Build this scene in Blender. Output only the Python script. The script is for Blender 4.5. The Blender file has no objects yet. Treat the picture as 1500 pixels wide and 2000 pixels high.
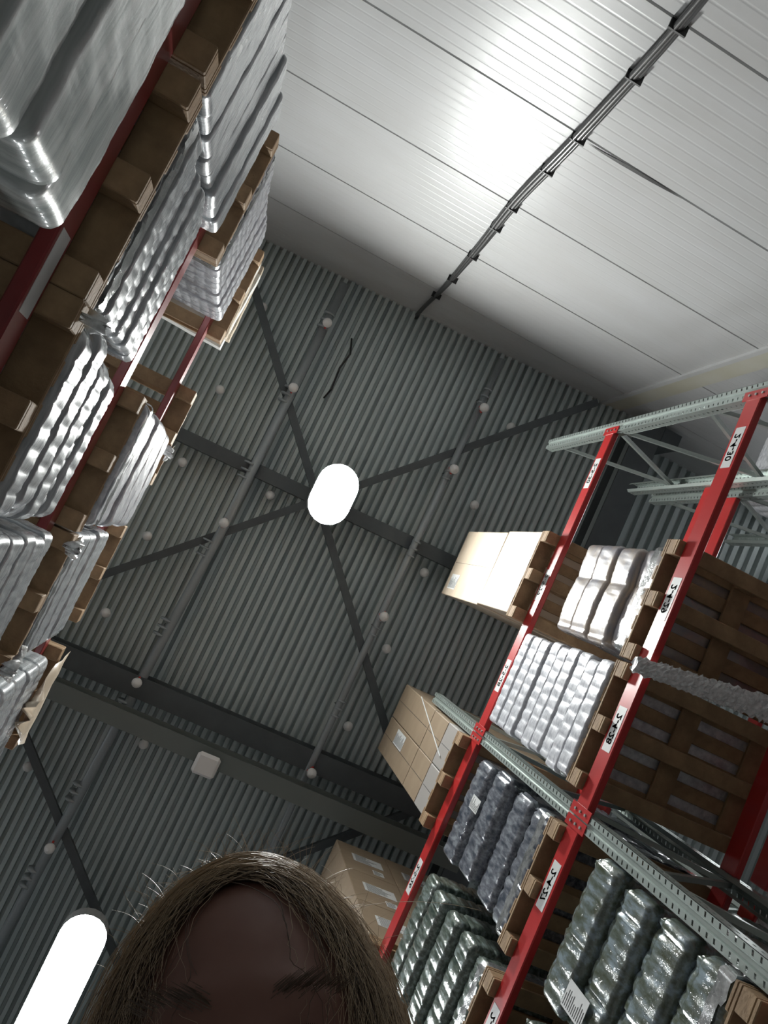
import bpy, math, random
import numpy as np
from mathutils import Vector, Matrix
random.seed(7); rng = np.random.default_rng(7)
S = bpy.context.scene
H = 1.3                                  # camera height above the floor; all heights below are relative to it
# ------------------------------------------------------------------ camera
RM = [[0.42299, 0.88394, -0.19930], [-0.90031, 0.43488, 0.01800], [0.10258, 0.17181, 0.97977]]
cd = bpy.data.cameras.new('camera'); cam = bpy.data.objects.new('camera', cd); S.collection.objects.link(cam)
cd.sensor_fit = 'VERTICAL'; cd.sensor_height = 36; cd.sensor_width = 27; cd.lens = 1475/2000*36
cd.clip_start = 0.02; cd.clip_end = 100
m = Matrix([[RM[0][i], -RM[1][i], -RM[2][i], 0] for i in range(3)] + [[0, 0, 0, 1]])
m.translation = (0, 0, H); cam.matrix_world = m; S.camera = cam
# ------------------------------------------------------------------ world, exposure
W = bpy.data.worlds.new('world'); S.world = W; W.use_nodes = True
W.node_tree.nodes['Background'].inputs[0].default_value = (.55, .62, .7, 1)
W.node_tree.nodes['Background'].inputs[1].default_value = 0.02
S.view_settings.view_transform = 'Standard'; S.view_settings.look = 'None'
S.view_settings.gamma = 1; S.view_settings.use_curve_mapping = False
S.view_settings.exposure = 0.0
LAMP = 390.0                             # brightness of the diffuser of the lamp overhead
LAMPFAR = 110.0                           # lamps of the row, lengthened by their glare, and the added unseen fill lamps
# ------------------------------------------------------------------ helpers
COL = S.collection
def nd(nt, t, **k):
    n = nt.nodes.new(t)
    for a, v in k.items(): setattr(n, a, v)
    return n
def mat(name, col, rough=.5, metal=0, var=None, vscale=(8, 8, 8), vamt=.5, bump=0, bscale=(20, 20, 20), bdet=4, coat=0,
        coat_rough=.08, coat_bump=0, cscale=(6, 6, 40), spec=.5, emit=0, dist=.01, detail=4):
    M = bpy.data.materials.new(name); M.use_nodes = True; nt = M.node_tree; P = nt.nodes['Principled BSDF']
    P.inputs['Base Color'].default_value = (*col, 1); P.inputs['Roughness'].default_value = rough
    P.inputs['Metallic'].default_value = metal; P.inputs['Specular IOR Level'].default_value = spec
    tc = nd(nt, 'ShaderNodeTexCoord')
    def noise(sc, det, rr=.6):
        mp = nd(nt, 'ShaderNodeMapping'); mp.inputs['Scale'].default_value = sc
        nt.links.new(tc.outputs['Object'], mp.inputs[0])
        n = nd(nt, 'ShaderNodeTexNoise'); n.inputs['Scale'].default_value = 1; n.inputs['Detail'].default_value = det
        n.inputs['Roughness'].default_value = rr
        nt.links.new(mp.outputs[0], n.inputs['Vector']); return n
    if var:
        n = noise(vscale, detail); r = nd(nt, 'ShaderNodeValToRGB')
        r.color_ramp.elements[0].position = .5-vamt/2; r.color_ramp.elements[1].position = .5+vamt/2
        r.color_ramp.elements[0].color = (*var, 1); r.color_ramp.elements[1].color = (*col, 1)
        nt.links.new(n.outputs[0], r.inputs[0]); nt.links.new(r.outputs[0], P.inputs['Base Color'])
    if bump:
        n = noise(bscale, bdet); b = nd(nt, 'ShaderNodeBump'); b.inputs['Strength'].default_value = bump
        b.inputs['Distance'].default_value = dist
        nt.links.new(n.outputs[0], b.inputs['Height']); nt.links.new(b.outputs[0], P.inputs['Normal'])
    if coat:
        P.inputs['Coat Weight'].default_value = coat; P.inputs['Coat Roughness'].default_value = coat_rough
        P.inputs['Coat IOR'].default_value = 1.8
        if coat_bump:
            n = noise(cscale, 3); b = nd(nt, 'ShaderNodeBump'); b.inputs['Strength'].default_value = coat_bump
            b.inputs['Distance'].default_value = .006
            nt.links.new(n.outputs[0], b.inputs['Height']); nt.links.new(b.outputs[0], P.inputs['Coat Normal'])
    if emit:
        P.inputs['Emission Color'].default_value = (*col, 1); P.inputs['Emission Strength'].default_value = emit
    return M
MT = dict(
    deck=mat('deck_steel', (.50, .565, .56), .42, .15, var=(.45, .51, .505), vscale=(.4, 30, 1), vamt=.4),
    steel=mat('grey_steel', (.10, .115, .12), .5, .1, var=(.07, .08, .085), vscale=(3, 3, 3)),
    steel2=mat('light_steel', (.17, .19, .18), .5, .2),
    panel=mat('white_panel', (.52, .525, .53), .34, 0, var=(.47, .47, .465), vscale=(.5, .8, 3), vamt=.5, bump=.05, bscale=(4, 4, 12), dist=.004),
    trim=mat('yellowed_trim', (.46, .44, .34), .4, 0, var=(.55, .54, .48), vscale=(1, 1, 1.5)),
    wall=mat('grey_wall', (.25, .26, .27), .6), floor=mat('concrete', (.15, .15, .145), .45, var=(.11, .11, .105), vscale=(.6, .6, .6)),
    red=mat('red_paint', (.46, .022, .022), .32, .0, var=(.42, .022, .022), vscale=(9, 9, 9), coat=.3, coat_rough=.2),
    redold=mat('dull_red_paint', (.26, .026, .028), .35, 0, var=(.2, .02, .022), vscale=(9, 9, 9), coat=.3, coat_rough=.2),
    galv=mat('galvanised', (.44, .50, .47), .33, .55, var=(.38, .43, .41), vscale=(40, 40, 12)),
    wood=mat('pallet_wood', (.42, .28, .15), .75, 0, var=(.20, .125, .066), vscale=(7, 7, 12), bump=.3, bscale=(60, 60, 60)),
    wood2=mat('pallet_wood_dark', (.26, .165, .09), .8, 0, var=(.14, .09, .05), vscale=(9, 9, 9), bump=.3, bscale=(60, 60, 60)),
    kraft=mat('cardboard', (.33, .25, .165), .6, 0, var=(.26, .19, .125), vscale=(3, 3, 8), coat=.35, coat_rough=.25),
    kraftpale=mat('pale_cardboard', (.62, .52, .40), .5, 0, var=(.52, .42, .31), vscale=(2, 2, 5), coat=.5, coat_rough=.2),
    kraftgrey=mat('grey_cardboard', (.32, .30, .28), .55, 0, coat=.3, coat_rough=.25),
    tape=mat('tape', (.55, .42, .26), .2, 0, coat=.8, coat_rough=.05),
    paper=mat('label_paper', (.62, .63, .62), .5), ink=mat('ink', (.015, .015, .018), .6),
    lamp=mat('lamp_diffuser', (.98, 1, .97), .5, emit=LAMP), lampfar=mat('row_fill_lamp_diffuser', (.96, .99, 1), .5, emit=LAMPFAR), shell=mat('lamp_housing', (.45, .46, .46), .5),
    white=mat('white_plastic', (.80, .79, .77), .45), redfit=mat('red_fitting', (.55, .06, .045), .4),
    pipe=mat('pipe_grey', (.34, .37, .38), .4, .3), cable=mat('cable_sheath', (.035, .035, .035), .45, coat=.2),
    cable2=mat('black_wire', (.02, .02, .02), .5),
    skin=mat('skin', (.27, .135, .10), .5, 0, var=(.22, .10, .075), vscale=(20, 20, 20)), hair=mat('brown_hair', (.105, .062, .034), .38, spec=.9),
    hairlit=mat('backlit_hair_tone', (.55, .41, .27), .4, spec=.7), haircap=mat('dark_hair_base', (.05, .032, .02), .8, spec=.1), eye=mat('eye_white', (.12, .10, .09), .3), iris=mat('iris', (.03, .02, .015), .1),  # hairlit: brown hair with the lamps' rim light put into its colour
    cloth=mat('dark_jacket', (.03, .035, .05), .8), trouser=mat('dark_trousers', (.02, .02, .025), .85), shoe=mat('shoe', (.02, .02, .02), .5),
)
def film(name, col, var, vs=(14, 14, 10), metal=.15, rough=.35, cb=.5, cs=(9, 9, 45), cr=.1, vamt=.3):
    return mat(name, col, rough, metal, var=var, vscale=vs, vamt=vamt, coat=1, coat_rough=cr, coat_bump=cb, cscale=cs,
               bump=.15, bscale=(40, 40, 90), dist=.004)
def third(M, c):                                             # a third tone (caps and labels seen through the film)
    for n in M.node_tree.nodes:
        if n.type == 'VALTORGB': e = n.color_ramp.elements.new(.5); e.color = (*c, 1)
    return M
FM = dict(
    silver=film('film_silver', (.60, .62, .64), (.30, .33, .35), (5, 5, 90), metal=.1, rough=.42, cb=.7, cs=(9, 9, 90)),
    smooth=film('film_smooth', (.58, .60, .59), (.30, .34, .33), (1.2, 1.2, 22), metal=.1, rough=.35, cb=.5, cs=(2, 2, 60)),
    white=film('film_white', (.76, .77, .80), (.46, .47, .52), (20, 20, 60), metal=.05, rough=.4, cb=.6, cs=(30, 30, 60)),
    bottle=third(film('film_bottles', (.30, .33, .36), (.05, .065, .09), (30, 30, 11), metal=.15, rough=.3, cb=.8, cs=(40, 40, 30)), (.15, .16, .19)),
    green=third(film('film_green_bottles', (.27, .33, .32), (.04, .065, .055), (34, 34, 11), metal=.15, rough=.3, cb=.8, cs=(40, 40, 30)), (.12, .15, .12)),
    water=third(film('film_clear_bottles', (.27, .34, .38), (.07, .085, .05), (24, 24, 9), metal=.15, rough=.28, cb=.8, cs=(34, 34, 26)), (.14, .17, .15)),
    sack=film('film_sacks', (.44, .36, .29), (.28, .27, .30), (6, 6, 6), metal=.05, rough=.35, cb=.4),
    clear=film('film_crinkled', (.85, .87, .87), (.55, .57, .57), (40, 40, 40), metal=0, rough=.3, cb=1, cs=(50, 50, 50)),
    skirt=film('film_skirt', (.42, .43, .43), (.20, .21, .21), (30, 30, 30), metal=.4, rough=.25, cb=.8, cs=(40, 40, 40)),
    black=film('film_black', (.012, .015, .022), (.01, .01, .015), metal=0, rough=.3),
)
def mesh_obj(name, V, F, m, parent=None, smooth=False):
    me = bpy.data.meshes.new(name); me.from_pydata([tuple(v) for v in V], [], F); me.update()
    if smooth: me.polygons.foreach_set('use_smooth', [True]*len(me.polygons))
    for q in (m if isinstance(m, (list, tuple)) else [m]): me.materials.append(q)
    o = bpy.data.objects.new(name, me); COL.objects.link(o)
    if parent: o.parent = parent
    return o
class MB:
    def __init__(s): s.v = []; s.f = []
    def box(s, a, b, bev=0):
        (x0, y0, z0), (x1, y1, z1) = a, b; n = len(s.v)
        if bev:                                             # chamfered box, 24 corners
            c = bev; P = []; idx = {}
            for X in (0, 1):
                for Y in (0, 1):
                    for Z in (0, 1):
                        q = [(x0, x1)[X], (y0, y1)[Y], (z0, z1)[Z]]; sg = [1-2*X, 1-2*Y, 1-2*Z]
                        for k in range(3):
                            p = list(q)
                            for j in range(3):
                                if j != k: p[j] += sg[j]*c
                            idx[(X, Y, Z, k)] = n+len(P); P.append(tuple(p))
            s.v += P
            for k in range(3):
                i, j = (k+1) % 3, (k+2) % 3
                for side in (0, 1):
                    ring = []
                    for (u, w) in ((0, 0), (1, 0), (1, 1), (0, 1)):
                        t = [0, 0, 0]; t[k] = side; t[i] = u; t[j] = w; ring.append(idx[(*t, k)])
                    s.f.append(ring if side else ring[::-1])
                for u in (0, 1):                             # edge chamfers along axis k
                    for w in (0, 1):
                        t = [0, 0, 0]; t[i] = u; t[j] = w; e = []
                        t[k] = 0; a0 = idx[(*t, i)]; b0 = idx[(*t, j)]; t[k] = 1; a1 = idx[(*t, i)]; b1 = idx[(*t, j)]
                        q = [a0, a1, b1, b0]
                        s.f.append(q if (u == w) else q[::-1])
            for X in (0, 1):
                for Y in (0, 1):
                    for Z in (0, 1):
                        q = [idx[(X, Y, Z, k)] for k in range(3)]
                        s.f.append(q if (X+Y+Z) % 2 else q[::-1])
            return s
        s.v += [(x0, y0, z0), (x1, y0, z0), (x1, y1, z0), (x0, y1, z0), (x0, y0, z1), (x1, y0, z1), (x1, y1, z1), (x0, y1, z1)]
        s.f += [[n+i for i in q] for q in ((3, 2, 1, 0), (4, 5, 6, 7), (0, 1, 5, 4), (1, 2, 6, 5), (2, 3, 7, 6), (3, 0, 4, 7))]
        return s
    def quad(s, *p):
        n = len(s.v); s.v += [tuple(q) for q in p]; s.f.append(list(range(n, n+len(p)))); return s
    def tube(s, pts, r, k=8, cap=True):
        pts = [Vector(p) for p in pts]; rs = r if isinstance(r, (list, tuple)) else [r]*len(pts); n0 = len(s.v); up = None
        for i, p in enumerate(pts):
            d = (pts[min(i+1, len(pts)-1)]-pts[max(i-1, 0)]).normalized()
            if up is None: up = d.orthogonal().normalized()
            u = (up-d*up.dot(d)).normalized(); up = u; w = d.cross(u)
            for j in range(k):
                t = 2*math.pi*j/k; s.v.append(tuple(p+(u*math.cos(t)+w*math.sin(t))*rs[i]))
        for i in range(len(pts)-1):
            for j in range(k):
                a = n0+i*k+j; b = n0+i*k+(j+1) % k; s.f.append([a, b, b+k, a+k])
        if cap: s.f.append([n0+j for j in range(k)][::-1]); s.f.append([n0+(len(pts)-1)*k+j for j in range(k)])
        return s
    def ball(s, c, r, k=12, sc=(1, 1, 1)):
        n = len(s.v); c = Vector(c); R_ = k//2
        for i in range(R_+1):
            ph = math.pi*i/R_
            for j in range(k):
                t = 2*math.pi*j/k
                s.v.append((c.x+r*sc[0]*math.sin(ph)*math.cos(t), c.y+r*sc[1]*math.sin(ph)*math.sin(t), c.z+r*sc[2]*math.cos(ph)))
        for i in range(R_):
            for j in range(k):
                a = n+i*k+j; b = n+i*k+(j+1) % k; s.f.append([a, a+k, b+k, b])
        return s
    def beam(s, p, q, w, h):                                 # rectangular bar between two points, h is vertical
        p, q = Vector(p), Vector(q); d = (q-p).normalized(); sd = d.cross(Vector((0, 0, 1))).normalized(); up = sd.cross(d).normalized()
        n = len(s.v)
        for e in (p, q):
            for (i, j) in ((-1, -1), (1, -1), (1, 1), (-1, 1)): s.v.append(tuple(e+sd*i*w/2+up*j*h/2))
        s.f += [[n+3, n+2, n+1, n], [n+4, n+5, n+6, n+7]]+[[n+i, n+(i+1) % 4, n+4+(i+1) % 4, n+4+i] for i in range(4)]
        return s
    def build(s, name, m, parent=None, smooth=False): return mesh_obj(name, s.v, s.f, m, parent, smooth)
def empty(name, loc=(0, 0, 0), rz=0):
    o = bpy.data.objects.new(name, None); COL.objects.link(o); o.location = loc; o.rotation_euler = (0, 0, rz); o.empty_display_size = .1
    return o
def tag(o, label=None, cat=None, group=None, kind=None):
    for k, v in (('label', label), ('category', cat), ('group', group), ('kind', kind)):
        if v: o[k] = v
    return o
def inst(src, parent=None, loc=None):
    c = src.copy(); COL.objects.link(c); c.parent = parent
    if loc is not None: c.location = loc
    return c
def copy_tree(o, parent=None):
    c = o.copy(); COL.objects.link(c); c.parent = parent
    for ch in list(o.children): copy_tree(ch, c)
    return c
def P3(a, b, z): return (a, b, z+H)
FL = -H                                                      # floor in camera-relative height
# ================================================================== setting
WA = 3.4                                                     # the white end wall
def roofz(b): return 9.28-.15*min(b, 4.1) if b < 4.1 else 9.45
tag(MB().box(P3(-16, -5.5, FL-.1), P3(WA+.3, 9, FL)).build('floor', MT['floor']), 'grey concrete floor', kind='structure')
# roof deck: trapezoidal steel sheet running along the aisle
def deck(b0, b1, pitch, depth, zf, name, parent=None):
    V = []; F = []; b = b0; prof = []
    while b < b1:
        for (t, d) in ((0, 0), (.25, 0), (.29, 1), (.46, 1), (.50, .0), (.75, .0), (.785, .75), (.955, .75)): prof.append((b+t*pitch, zf(b+t*pitch)+d*depth))
        b += pitch
    for (x, z) in prof: V += [P3(-16, x, z), P3(WA+.25, x, z)]
    for i in range(len(prof)-1): F.append([2*i, 2*i+1, 2*i+3, 2*i+2])
    return mesh_obj(name, V, F, MT['deck'], parent)
rf = deck(-5.5, 4.1, .187, .085, roofz, 'ceiling'); tag(rf, 'grey profiled steel roof deck', kind='structure')
deck(4.0, 9, .30, .09, lambda b: 9.45, 'deck_sheet', rf)
# end wall made of horizontal ribbed sandwich panels
wf = empty('wall_front', P3(WA, 0, 0)); tag(wf, 'white ribbed sandwich panel end wall', kind='structure')
zj = [FL, 0.0, 1.17, 2.36, 3.545, 4.715, 5.885, 7.055, 8.225, 9.9]
for i in range(len(zj)-1):
    z0, z1 = zj[i], zj[i+1]; off = .035 if i == 3-1 else 0
    V = []; F = []; prof = [(z0+.004, .02), (z0+.010, 0)]; n = max(2, round((z1-z0)/.1)); p = (z1-z0)/n
    for k in range(1, n): zz = z0+k*p; prof += [(zz-.012, 0), (zz-.003, .0011), (zz+.003, .0011), (zz+.012, 0)]
    prof += [(z1-.010, 0), (z1-.004, .02)]
    for (z, d) in prof: V += [(d+off, 9, z), (d+off, -5.5, z)]
    for k in range(len(prof)-1): F.append([2*k, 2*k+1, 2*k+3, 2*k+2])
    mesh_obj('panel', V, F, MT['panel'], wf)
MB().box((.03, -5.5, FL), (.2, 9, 9.9)).build('panel_core', MT['steel'], wf)
mb = MB(); pts = [(1.02, 4.747), (1.15, 4.738), (1.32, 4.722), (1.55, 4.712), (1.80, 4.722), (1.55, 4.745), (1.3, 4.757), (1.15, 4.758)]
mb.quad(*[(-.004, b, z) for b, z in pts]); mb.build('open_joint', MT['cable2'], wf)
mb = MB().box((-.012, 3.50, .5), (0, 3.72, 9.0)).build('corner_trim', MT['trim'], wf)
MB().box((-.03, 3.46, .5), (0, 3.51, 9.0)).build('trim_edge', MT['panel'], wf)
for nm, a, b in (('wall_left', P3(-16, -5.6, FL), P3(WA+.3, -5.5, 10.6)), ('wall_right', P3(-16, 9, FL), P3(WA+.3, 9.1, 10.6)), ('wall_back', P3(-16.1, -5.5, FL), P3(-16, 9, 10.6))):
    tag(MB().box(a, b).build(nm, MT['wall']), 'plain grey warehouse wall', kind='structure')
# roof steelwork
def steelbar(name, segs, label, cat='beam', m='steel', group=None):
    mb = MB()
    for s_ in segs: mb.beam(P3(*s_[0]), P3(*s_[1]), s_[2], s_[3])
    return tag(mb.build(name, MT[m]), label, cat, group)
def ibeam(name, p, q, w, h, label, m='steel', cat='roof beam'):
    root = empty(name, P3(*p)); tag(root, label, cat); q2 = Vector(q)-Vector(p); o = Vector((0, 0, 0))
    for part, z, ww, hh in (('bottom_flange', 0, w, .018), ('web', h/2, .014, h-.03), ('top_flange', h, w, .018)):
        mb = MB(); mb.beam(o+Vector((0, 0, z)), q2+Vector((0, 0, z)), ww, hh); mb.build(part, MT[m], root)
    return root
ibeam('main_girder', (WA-.05, 4.02, 8.36), (-15.9, 4.02, 8.36), .34, .34, 'wide dark steel girder running along the roof above the right rack')
ibeam('cross_beam', (-2.21, -5.4, 9.6), (-1.97, 3.85, 8.38), .24, .2, 'grey steel cross beam just above the lower cross beam with the white box', 'steel')
ibeam('cross_beam', (-2.50, -5.4, 9.3), (-2.28, 3.85, 8.03), .20, .2, 'grey steel cross beam carrying the small white box', 'steel2')
ibeam('purlin', (.71, -5.4, 9.80), (.73, 3.85, 8.46), .16, .12, 'dark steel purlin crossing behind the round glare of the nearer lamp')
def brace(p, q, label): steelbar('roof_brace', [(p, q, .09, .05)], label, 'brace')
brace((2.75, -1.04, 9.16), (-1.45, 2.70, 8.57), 'dark flat brace running from upper left pallet to the wrapped cartons, behind the lamp')
brace((3.25, 3.3, 8.48), (-1.5, -1.42, 9.2), 'dark flat brace from the far roof corner to the left rack, behind the lamp')
brace((-2.8, -1.35, 9.2), (-5.3, 1.5, 8.75), 'dark flat brace low at the left, beside the pipe')
brace((-3.6, 1.7, 8.75), (-1.6, 3.75, 8.42), 'dark flat brace just above the crown of the head')
steelbar('brace', [((-1.2, 4.2, 9.2), (3.2, 7.6, 9.2), .12, .06)], 'dark brace under the roof behind the top beam of the right rack', 'brace')
steelbar('column', [((WA-.12, 4.3, FL), (WA-.12, 4.3001, 9.4), .2, .2)], 'dark steel column at the white wall behind the right rack', 'column') if False else None
col = MB().box(P3(WA-.26, 4.20, 8.36), P3(WA-.06, 4.44, 9.43)).build('girder_bracket', MT['steel']); tag(col, 'dark steel bracket where the girder meets the white wall', 'bracket')
# sprinkler pipes with drops
def pipe(pts, r, label, nclamp):
    root = empty('sprinkler_pipe', P3(*pts[0])); tag(root, label, 'pipe', 'pipes under the roof deck')
    o = Vector(pts[0]); L = [Vector(p)-o for p in pts]
    MB().tube(L, r, 10).build('pipe_run', MT['pipe'], root, True)
    d = (L[-1]-L[0])
    for k in range(nclamp):
        c = L[0]+d*((k+.5)/nclamp); u = d.normalized()
        for j in (-1, 0, 1): MB().tube([c+u*(j*.09-.01), c+u*(j*.09+.01)], r*1.35, 10).build('coupling', MT['pipe'], root, True)
        MB().tube([c, c+Vector((0, 0, .3))], .006, 6).build('hanger', MT['steel'], root)
    return root
pipe([(3.2, -.04, 8.95), (0, -.06, 8.95), (-12, -.5, 8.98)], .055, 'grey sprinkler pipe on the left with four white globes along it', 15)
pipe([(3.2, 2.03, 8.63), (0, 2.0, 8.63), (-12, 1.95, 8.63)], .042, 'thinner grey sprinkler pipe on the right, passing the brown cartons', 15)
def head(p, label, fit=True, up=.1):
    r = empty('sprinkler', P3(*p)); tag(r, label, 'sprinkler', 'white globes under the roof')
    MB().ball((0, 0, 0), .058, 16).build('globe', MT['white'], r, True)
    if fit:
        mb = MB()
        for s_ in (-1, 1): mb.tube([(s_*.05, 0, .055), (s_*.035, 0, .1), (0, 0, .14)], .012, 6)
        mb.tube([(-.06, 0, .06), (.06, 0, .06)], .012, 6); mb.tube([(0, -.05, .06), (0, .05, .06)], .012, 6); mb.build('red_frame', MT['redfit'], r)
        MB().tube([(0, 0, .05), (0, 0, up)], .014, 6).build('drop_stem', MT['pipe'], r)
    else: MB().tube([(0, 0, .04), (0, 0, up)], .01, 6).build('drop_stem', MT['pipe'], r)
P1 = ['nearest the white wall', 'second from the white wall', 'crossing a brace beside the left rack', 'on the cross beam', 'low in the bottom left']
for p, t in zip([(2.62, -.03, 8.75), (1.75, -.05, 8.75), (0, -.08, 8.76), (-2.0, -.16, 8.76), (-3.96, -.21, 8.77)], P1): head(p, 'white globe in red fitting, left pipe, '+t, up=.17)
for p, t in zip([(2.52, 2.04, 8.46), (1.7, 2.02, 8.46), (-.19, 2.0, 8.46), (-2.1, 2.0, 8.46)], ['nearest the white wall', 'above the flat brace beside the lamp', 'left of the pale cartons', 'just above the lower cross beam']): head(p, 'white globe in red fitting, right pipe, '+t, up=.14)
PL = [(2.56, -.81, 9.24), (1.42, -.82, 9.24), (.44, -.83, 9.24), (-.52, -.81, 9.24), (-1.52, -.84, 9.25), (-2.46, -.81, 9.24), (-3.43, -.84, 9.25)]
TL = ['beside the paper sheets by the top left pallet', 'second down from the paper sheets', 'above the purlin end', 'below the flat brace', 'beside the bare pallet corner', 'just over the lower cross beam', 'in the bottom left below the cross beams']
for p, t in zip(PL, TL): head(p, 'faint white globe near the left rack, '+t, False, .08)
PR = [(2.55, 2.52, 8.76), (1.48, 2.51, 8.76), (.48, 2.3, 8.79), (-.53, 2.27, 8.8), (-1.53, 2.24, 8.8), (-2.36, 2.22, 8.81)]
TR = ['by the far brace end', 'above the pale cartons', 'left of the pale cartons', 'below the pale cartons', 'left of the brown cartons', 'beside the cross beam']
for p, t in zip(PR, TR): head(p, 'faint white globe near the right rack, '+t, False, .08)
head((.53, .26, 9.08), 'faint white globe just left of the lamp', False, .1); head((-2.68, .21, 9.1), 'faint white globe just left of the small white box', False, .1)
bx = empty('junction_box', P3(-2.41, .88, 8.36)); tag(bx, 'small white rounded box fixed under the lower cross beam', 'box')
MB().box((-.12, -.13, -.07), (.12, .13, .0), .03).build('cover', MT['white'], bx); MB().box((-.05, -.05, .0), (.05, .05, .05)).build('bracket', MT['steel2'], bx)
w = MB().tube([P3(2.72, .32, 9.2), P3(2.5, .38, 9.05), P3(2.3, .34, 9.1), P3(2.0, .36, 9.05), P3(1.9, .33, 9.2)], .012, 6).build('hanging_wire', MT['cable2']); tag(w, 'short black wire hanging loose under the roof near the wall cable', 'wire')
# cable bundle on the end wall
cb = empty('cable_bundle', P3(WA, 0, 0)); tag(cb, 'dark wavy cable bundle running up the white end wall', 'cable')
for k, (dx, r) in enumerate(((0, .026), (.03, .020), (-.024, .016))):
    pts = []
    for i in range(60):
        z = 9.25-i*(9.9/59); pts.append((-.03-.012*(k == 1), .935+dx*math.cos(z*.5+k*.3)+.016*math.sin(z*1.9)+.003*math.sin(z*4.1), z))
    MB().tube(pts, r, 8).build('cable', MT['cable'], cb, True)
for z in (8.3, 7.7, 7.0, 6.3, 5.88, 5.2, 4.72, 4.0, 3.55, 3.0, 2.3):
    yb = .935+.016*math.sin(z*1.9)+.003*math.sin(z*4.1); MB().box((-.062, yb-.052, z-.006), (0, yb+.056, z+.006)).build('clip', MT['cable2'], cb)
# ------------------------------------------------------------------ lamps
def lamp(a, b, z, L, Wd, label, far=True):
    r = empty('high_bay_lamp', P3(a, b, z)); tag(r, label, 'lamp', 'high bay lamps under the roof')
    def stad(L, W_, n=10):
        R_ = W_/2; q = []
        for s_ in (1, -1):
            for i in range(n+1):
                t = -math.pi/2+math.pi*i/n; q.append((s_*(L/2-R_)+s_*R_*math.cos(t), s_*R_*math.sin(t)))
        return q
    q = stad(L, Wd); n = len(q)
    V = []; F = []
    for t in (1, .9, .7, .45, .2):
        V += [(x*t, y*t, -.095*math.sqrt(max(0, 1-t*t))) for x, y in q]
    for a_ in range(4):
        for i in range(n): F.append([a_*n+i, (a_+1)*n+i, (a_+1)*n+(i+1) % n, a_*n+(i+1) % n][::-1])
    F.append([4*n+i for i in range(n)][::-1])
    mesh_obj('diffuser', V, F, MT['lampfar' if far else 'lamp'], r)
    q2 = stad(L+.06, Wd+.06); V = [(x, y, -.10) for x, y in q2]+[(x, y, .05) for x, y in q2]+[(x*.8, y*.8, .09) for x, y in q2]
    F = [[i, (i+1) % n, n+(i+1) % n, n+i][::-1] for i in range(n)]+[[n+i, n+(i+1) % n, 2*n+(i+1) % n, 2*n+i][::-1] for i in range(n)]+[[2*n+i for i in range(n)]]
    mesh_obj('housing', V, F, MT['shell'], r)
    for s_ in (-1, 1): MB().tube([(s_*L*.3, 0, .08), (s_*L*.3, 0, roofz(b)-z)], .006, 6).build('suspension_wire', MT['steel'], r)
    return r
lamp(.80, .86, 8.42, .64, .41, 'bright white lamp glaring in the middle of the roof', False)  # diffuser enlarged so that its shape takes in the lamp's glare
lamp(-5.15, .50, 8.45, 1.75, .42, 'bright lamp drawn as long as its glare, low at the left, half behind the hair')  # the glare streak is built into the length of the diffuser
lamp(-10.6, .5, 8.45, 1.75, .42, 'lamp farther back along the aisle, beyond the head')
for a, t_ in ((2.5, 'near the white wall'), (-5.9, 'level with the head'), (-11, 'farthest back')): lamp(a, 7.7, 9.1, .9, .42, 'added unseen fill lamp over the aisle behind the right rack, '+t_)  # unseen lamps, added to give the hall ambient light
for a, t_ in ((.8, 'near the white wall'), (-5.15, 'level with the head'), (-10.6, 'farthest back')): lamp(a, -3.9, 9.4, .9, .42, 'added unseen fill lamp over the aisle behind the left rack, '+t_)  # likewise added out of view for ambient light
# ================================================================== pallets (1.2 m across the rack, 0.8 m along it)
def pallet_proto():
    r = empty('wooden_pallet')
    def bd(name, a, b, m): return MB().box(a, b, .004).build(name, MT[m], r)
    skid = bd('bottom_board', (-.05, -.6, 0), (.05, .6, .022), 'wood')
    for x in (-.35, 0, .35): (inst(skid, r) if x != -.35 else skid).location = (x, 0, 0)
    blk = bd('block', (-.05, -.0725, .022), (.05, .0725, .1), 'wood'); first = True
    for x in (-.35, 0, .35):
        for y in (-.5275, 0, .5275):
            o = blk if first else inst(blk, r); first = False; o.location = (x, y, 0)
    st = bd('stringer_board', (-.4, -.0725, .1), (.4, .0725, .122), 'wood')
    for y in (-.5275, 0, .5275): (inst(st, r) if y != -.5275 else st).location = (0, y, 0)
    dk = bd('deck_board', (-.06, -.6, .122), (.06, .6, .144), 'wood'); first = True
    for x in (-.34, -.17, 0, .17, .34):
        o = dk if first else inst(dk, r); first = False; o.location = (x, 0, 0)
        if abs(x) == .17: o.scale = (.78, 1, 1)
    return r
PPROTO = pallet_proto(); used = [False]
def pallet(a0, front, side, z, label, group):
    o = PPROTO if not used[0] else copy_tree(PPROTO); used[0] = True
    o.location = P3(a0+.4, front+side*.6, z); o.rotation_euler = (0, 0, random.uniform(-.008, .008))
    tag(o, label, 'pallet', group); return o
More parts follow.
